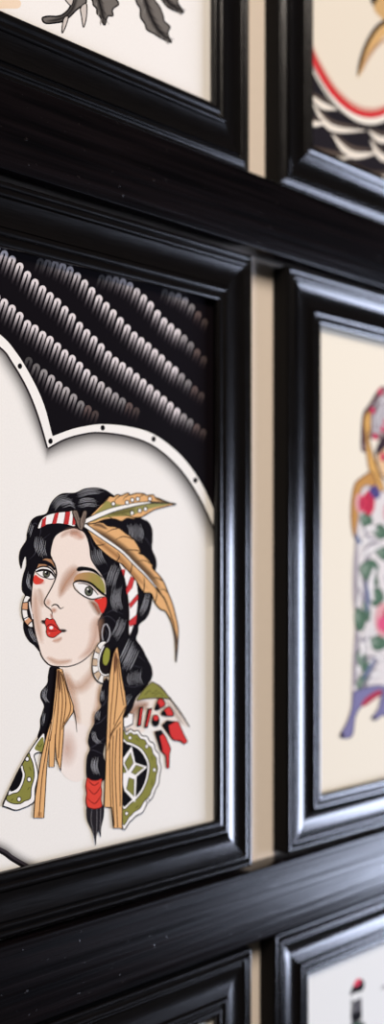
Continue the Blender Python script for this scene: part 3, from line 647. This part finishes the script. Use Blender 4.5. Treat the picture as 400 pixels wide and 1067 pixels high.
def draw_scales(A):
    arc = [(300, -20), (314, 26), (325, 57), (336, 79), (348, 97), (364, 112), (380, 119), (396, 118), (412, 108), (428, 88), (442, 56), (452, 10), (458, -30)]
    A.fill(smooth([(x, y + 8) for x, y in arc]) + [(520, -30), (520, 300), (300, 300)], (34, 30, 34), sm=False)
    def scale(a, m, b, w, c=(236, 226, 208)):
        A.stroke([a, m, b], [1, w, 1], c); A.stroke([(a[0], a[1] - 3), (m[0], m[1] - w * .9), (b[0], b[1] - 3)], [2, w * .9, 2], (120, 104, 92), soft=True, a=.7)
    for a, m, b, w in [((322, 98), (336, 110), (351, 114), 7), ((326, 108), (345, 133), (380, 136), 7), ((318, 128), (328, 129), (338, 129), 6), ((346, 140), (366, 161), (394, 159), 8), ((318, 154), (344, 166), (364, 164), 8),
                       ((384, 136), (398, 146), (420, 142), 7), ((386, 146), (400, 165), (432, 166), 7), ((362, 170), (386, 186), (410, 182), 7), ((420, 120), (440, 128), (456, 112), 7), ((418, 150), (440, 160), (462, 146), 7), ((404, 178), (430, 196), (456, 186), 8), ((322, 178), (342, 192), (362, 190), 8)]:
        scale(a, m, b, w)
    A.stroke([(x - .5, y + 7) for x, y in arc], 7, (238, 230, 214)); A.stroke([(x, y + 11) for x, y in arc], 1.4, BLK)
    A.stroke(arc, [6.5] * len(arc), (206, 44, 50))
    A.stroke([(x + 1, y - 5) for x, y in arc], 7, (226, 120, 104), soft=True, a=.5)
    A.fill([(386, 0), (392, 8), (400, 2), (412, -30), (384, -30)], (40, 28, 22)); A.fill([(390, 4), (398, 20), (408, 24), (430, 0), (420, -20)], (206, 166, 110))
    A.fill([(372, 80), (376, 62), (384, 44), (394, 28), (408, 18), (430, 10), (430, 24), (406, 34), (392, 46), (382, 60), (376, 76)], (214, 172, 112))
    A.stroke([(372.5, 79), (375, 66), (381, 48), (390, 32), (400, 23), (420, 14)], [1.5, 3.6, 4, 4.4, 4.4, 3], (60, 40, 28))
    A.stroke([(376, 78), (382, 62), (394, 46), (410, 36)], [2, 6, 6, 3], (190, 130, 70), soft=True, a=.6)
exec_art['scales'] = draw_scales

def draw_dancer(A):
    dk = (84, 62, 66); mg = (206, 48, 92)
    # fan
    A.lined([(377, 468), (377, 450), (379, 431), (385, 422), (395, 406), (402, 404), (418, 408), (430, 420), (428, 446), (410, 462), (392, 456), (384, 458), (381, 469)], (150, 130, 128), 2.2, dk, n=3)
    A.fill([(386, 430), (396, 414), (408, 416), (416, 430), (404, 446), (390, 450)], (200, 196, 198))
    for P in ([(392, 448), (390, 436), (395, 414)], [(394, 448), (398, 432), (405, 415)], [(396, 449), (406, 436), (415, 428)]): A.stroke(P, 1.2, (110, 90, 94))
    A.stroke([(379, 462), (380, 438), (386, 424), (396, 408)], [3, 3.4, 3.4, 3], (92, 62, 66)); A.stroke([(385, 452), (386, 434), (394, 418)], [2, 3, 2], (110, 92, 92)); A.stroke([(390, 446), (391, 432), (398, 418)], 1.4, (120, 100, 104))
    for x, y in ((391, 455), (396, 408), (399, 447), (402, 440), (388, 428)): A.dot(x, y, 2.6, 3.6, mg)
    # arms, head, body
    A.lined([(379, 440), (382, 430), (386, 431), (386, 446), (384, 456), (389, 476), (396, 496), (400, 512), (392, 514), (386, 496), (382, 474), (381, 456)], (222, 172, 98), 1.7, (128, 88, 50), n=3)
    A.lined([(392, 470), (398, 462), (410, 458), (420, 466), (422, 486), (414, 500), (402, 500), (394, 488)], (232, 196, 150), 1.6, dk)
    A.fill([(390, 474), (396, 458), (410, 450), (424, 460), (428, 480), (420, 470), (406, 464), (396, 472)], (60, 44, 52))
    A.dot(399, 476, 3, 5, mg)
    for ex in (402.5, 411.5): A.stroke([(ex - 2.4, 481), (ex, 479.4), (ex + 2.4, 480.6)], [.6, 1.4, .6], (40, 30, 34)); A.stroke([(ex - 2.6, 476.6), (ex, 475.4), (ex + 2.6, 476.4)], [.4, 1, .4], (40, 30, 34))
    A.stroke([(407, 480), (406, 486), (408, 487)], .7, (120, 82, 56)); A.fill([(404, 491), (406.5, 489.8), (409.6, 491), (406.8, 493)], (200, 50, 60))
    A.lined([(386, 492), (376, 498), (370, 504), (367, 516), (365.6, 535), (367, 553), (371, 562), (374, 548), (376, 530), (382, 512), (392, 506), (390, 496)], (198, 146, 82), 1.6, (120, 82, 52), n=3)
    # dress
    dress = [(376, 512), (384, 506), (396, 512), (414, 512), (424, 530), (424, 560), (432, 620), (440, 690), (440, 722), (420, 728), (404, 722), (390, 724), (376, 732), (367, 724), (368.5, 690), (370, 650), (370, 610), (370, 575), (371, 556), (374, 536)]
    A.lined(dress, (228, 222, 218), 1.4, (150, 136, 140), n=3)
    gr, gl, li = (86, 116, 94), (128, 148, 130), (150, 142, 154)
    rnd = random.Random(11)
    for P in ([(371, 560), (370, 600), (369, 640)], [(372, 650), (370, 690), (369, 718)], [(386, 566), (380, 600), (384, 640)], [(396, 680), (386, 700), (378, 720)]):
        A.stroke(P, [4, 9, 4], (178, 170, 178), soft=True, a=.9)
    leaves = [((374, 592), (386, 583), (394, 590), (390, 602), (383, 607)), ((391, 574), (400, 584), (410, 578), (402, 570)), ((369, 640), (374, 633), (381, 645), (377, 657), (371, 655)), ((384, 668), (396, 662), (404, 672), (392, 678)), ((388, 553), (396, 546), (404, 556), (396, 562)),
              ((371, 686), (376, 676), (384, 690), (380, 702)), ((384, 620), (394, 612), (400, 624), (390, 632)), ((371, 712), (378, 702), (384, 708), (376, 720)), ((375, 540), (382, 534), (388, 543), (380, 550)), ((410, 620), (420, 612), (424, 630), (414, 636)), ((408, 690), (420, 682), (428, 696), (416, 702)), ((406, 548), (416, 540), (420, 556), (410, 560)), ((386, 606), (391, 598), (394, 610)), ((378, 626), (385, 634), (384, 648), (379, 640))]
    for q in leaves:
        A.fill(q, gr, n=3); A.fill([((x + q[0][0]) / 2, (y + q[0][1]) / 2) for x, y in q], gl, n=3); A.stroke(q, .8, (60, 76, 66), closed=True)
    for P in ([(376, 556), (384, 550), (392, 552)], [(374, 570), (382, 562), (390, 566)], [(378, 580), (386, 572), (396, 570)], [(374, 604), (376, 618), (373, 628)], [(390, 592), (386, 610), (388, 626)], [(374, 664), (378, 672), (376, 684)], [(386, 654), (382, 664), (386, 676)], [(384, 692), (392, 684), (398, 690)], [(384, 712), (390, 702), (396, 704)], [(372, 700), (374, 694)], [(402, 600), (408, 614)], [(404, 700), (412, 694)]):
        A.stroke(P, [4, 6.5, 4][:len(P)], (70, 74, 76)); A.stroke(P, [3, 5.2, 3][:len(P)], (242, 238, 234))
    for P in ([(379, 550), (384, 560), (392, 562)], [(378, 576), (386, 567), (396, 565)], [(380, 606), (379, 620), (383, 634)], [(385, 600), (381, 616), (382, 630)], [(374, 612), (378, 628)], [(378, 690), (386, 684), (396, 690)], [(388, 704), (380, 712), (374, 722)], [(372, 662), (378, 668), (384, 662)], [(400, 600), (408, 610), (404, 626)], [(414, 650), (422, 664)]):
        A.stroke(P, [1, 2.6, 1][:len(P)] if len(P) == 3 else 1.8, li)
    for P in ([(381, 606), (383, 622), (382, 638)], [(390, 686), (384, 698), (378, 708)], [(371, 556), (372, 562), (376, 566)]): A.stroke(P, [1.5, 5, 2], (112, 122, 150))
    for x, y, rx, ry in ((374, 524, 3.4, 9), (399, 646, 8, 17), (408, 534, 8, 12), (420, 668, 8, 12)):
        A.dot(x, y, rx + 1, ry + 1, (226, 168, 170))
        A.dot(x + rx * .9, y + 1, rx * 1.1, ry, (206, 70, 96)); A.stroke([(x, y - ry * .4), (x + rx, y), (x + .5, y + ry * .5)], 1.2, (160, 36, 70))
    A.dot(384, 524, 6.2, 13, (204, 58, 84)); A.stroke([(381, 516), (386, 522), (382, 532)], 1.6, (166, 34, 66)); A.fill([(384, 510), (392, 506), (396, 516), (390, 520)], (84, 74, 130))
    A.dot(398, 650, 5, 8, (224, 90, 130))
    # hem and feet
    A.lined([(368, 722), (376, 718), (392, 714), (410, 716), (438, 712), (440, 724), (422, 728), (404, 724), (392, 726), (378, 734), (370, 746), (366.6, 766), (358, 769), (354, 766), (361, 753), (366, 738)], (128, 124, 164), 1.2, (84, 78, 104), n=3)
    A.fill([(376, 734), (382, 726), (394, 719), (398, 722), (388, 730), (379, 736)], (176, 56, 80))
    A.lined([(398, 722), (404, 722), (404, 744), (398, 745), (391, 750), (387, 748), (394, 738)], (128, 124, 164), 1.2, (84, 78, 104), n=3)
    A.dot(356, 766, 2.4, 2.6, (60, 50, 66)); A.dot(389, 748.6, 2.2, 2.2, (70, 60, 76))
exec_art['dancer'] = draw_dancer

def draw_bottle(A):
    A.fill([(364.6, 1037), (366.5, 1030), (369, 1025), (373, 1020), (379, 1022), (379, 1030), (376, 1033), (370, 1034.6)], (26, 24, 28), n=3)
    A.fill([(368, 1027), (371, 1021), (375, 1019.6), (376, 1024), (371, 1028)], (226, 70, 96), n=3)
    A.fill([(367.4, 1044), (376.6, 1039), (377, 1056), (367, 1060)], (92, 90, 94), sm=False); A.fill([(366.6, 1056), (377, 1053), (377, 1062), (366, 1066)], (24, 22, 26), sm=False)
    A.stroke([(366.5, 1040), (366, 1062)], 1.2, BLK, sm=False)
    A.lined([(364, 1070), (378, 1066), (384, 1090), (384, 1190), (360, 1196), (358, 1094)], (70, 96, 84), 1.6, BLK); A.fill([(360, 1120), (384, 1116), (384, 1160), (360, 1164)], (222, 200, 160), sm=False)
    A.stroke([(397, 1031), (401, 1028), (410, 1030), (420, 1040)], [1, 2.6, 3, 2], (120, 118, 120))
exec_art['bottle'] = draw_bottle


# ------------------------------------------------------------------ the setting
vs, fs = box_mesh(-.6, 2.0, 0, .08, .2, 2.6)
w = link_mesh('wall_back', vs, fs, M_WALL); w['kind'] = 'structure'
for i, (z0, z1) in enumerate(((H + .2200, H + .2712), (H - .2625, H - .2125))):
    vs, fs = box_mesh(-.6, 2.0, -.018, 0, z0, z1, .0009)
    zc = (z0 + z1) / 2
    o = link_mesh('trim_%d' % (i + 1), [(x, y, z - zc) for x, y, z in vs], fs, M_BOARD, smooth=True)
    o.location.z = zc; o['kind'] = 'structure'
    o['label'] = ('black-stained wooden rail above the two middle frames', 'black-stained wooden rail below the two middle frames')[i]

frame('black frame with the tattoo print of a dark-haired woman wearing feathers and braids', .6060 - FW, H - .2100, (242, 239, 232), exec_art.get('woman'), 'cream print of a woman with feathers under a black scalloped corner')
frame('black frame with the cream print of a lady in a flowered dress', .6455, H - .2092, (243, 234, 214), exec_art.get('dancer'), 'cream print of a lady with a fan')
frame('black frame above the upper rail, print of grey rose stem and leaves', .6030 - FW, H + .2714, (240, 236, 229), exec_art.get('rose'), 'cream print of grey stem and leaves')
frame('black frame above the upper rail, print with red arc and black scales', .6362, H + .2714, (230, 218, 196), exec_art.get('scales'), 'cream print with red arc and black scales')
frame('black frame below the lower rail at left, only its mitred top corner showing', .6055 - FW, H - .2665 - FH, (240, 235, 226), None)
frame('black frame below the lower rail at right, white print with black and red motif', .6304, H - .2640 - FH, (238, 238, 234), exec_art.get('bottle'), 'white print with black and red motif')

# ------------------------------------------------------------------ light
def area(name, loc, target, sx, sy, power, col):
    l = bpy.data.lights.new(name, 'AREA'); l.shape = 'RECTANGLE'; l.size = sx; l.size_y = sy; l.energy = power; l.color = col
    o = bpy.data.objects.new(name, l); COL.objects.link(o); o.location = loc
    from mathutils import Vector
    d = Vector(target) - Vector(loc); o.rotation_euler = d.to_track_quat('-Z', 'Y').to_euler()
    return o
area('window_daylight', (3.22, -1.12, .95), (.65, 0, 1.40), 1.5, 1.35, 140, (.69, .77, 1.0))
area('overhead_fill', (-.5, -2.3, 3.9), (.6, 0, 1.5), 1.2, 1.2, 138, (1.0, .885, .775))  # added fill light, high on the left, to brighten the prints; not a real fitting

wd = bpy.data.worlds.new('room'); S.world = wd; wd.use_nodes = True
bg = wd.node_tree.nodes['Background']; bg.inputs[0].default_value = (1.0, .93, .86, 1); bg.inputs[1].default_value = .03

# ------------------------------------------------------------------ camera
cam = bpy.data.cameras.new('camera'); co = bpy.data.objects.new('camera', cam); COL.objects.link(co)
co.location = (0, -D, H); co.rotation_euler = (pi / 2, 0, -PHI)
cam.sensor_width = 36; cam.lens = F / 1067 * 36; cam.shift_y = (HY - 533.5) / 1067
cam.clip_start = .02
cam.dof.use_dof = True; cam.dof.focus_distance = .655; cam.dof.aperture_fstop = 3.0
S.camera = co
S.view_settings.view_transform = 'Standard'; S.view_settings.look = 'None'
S.view_settings.gamma = 1; S.view_settings.use_curve_mapping = False
S.view_settings.exposure = -.08
S.cycles.transparent_max_bounces = 48
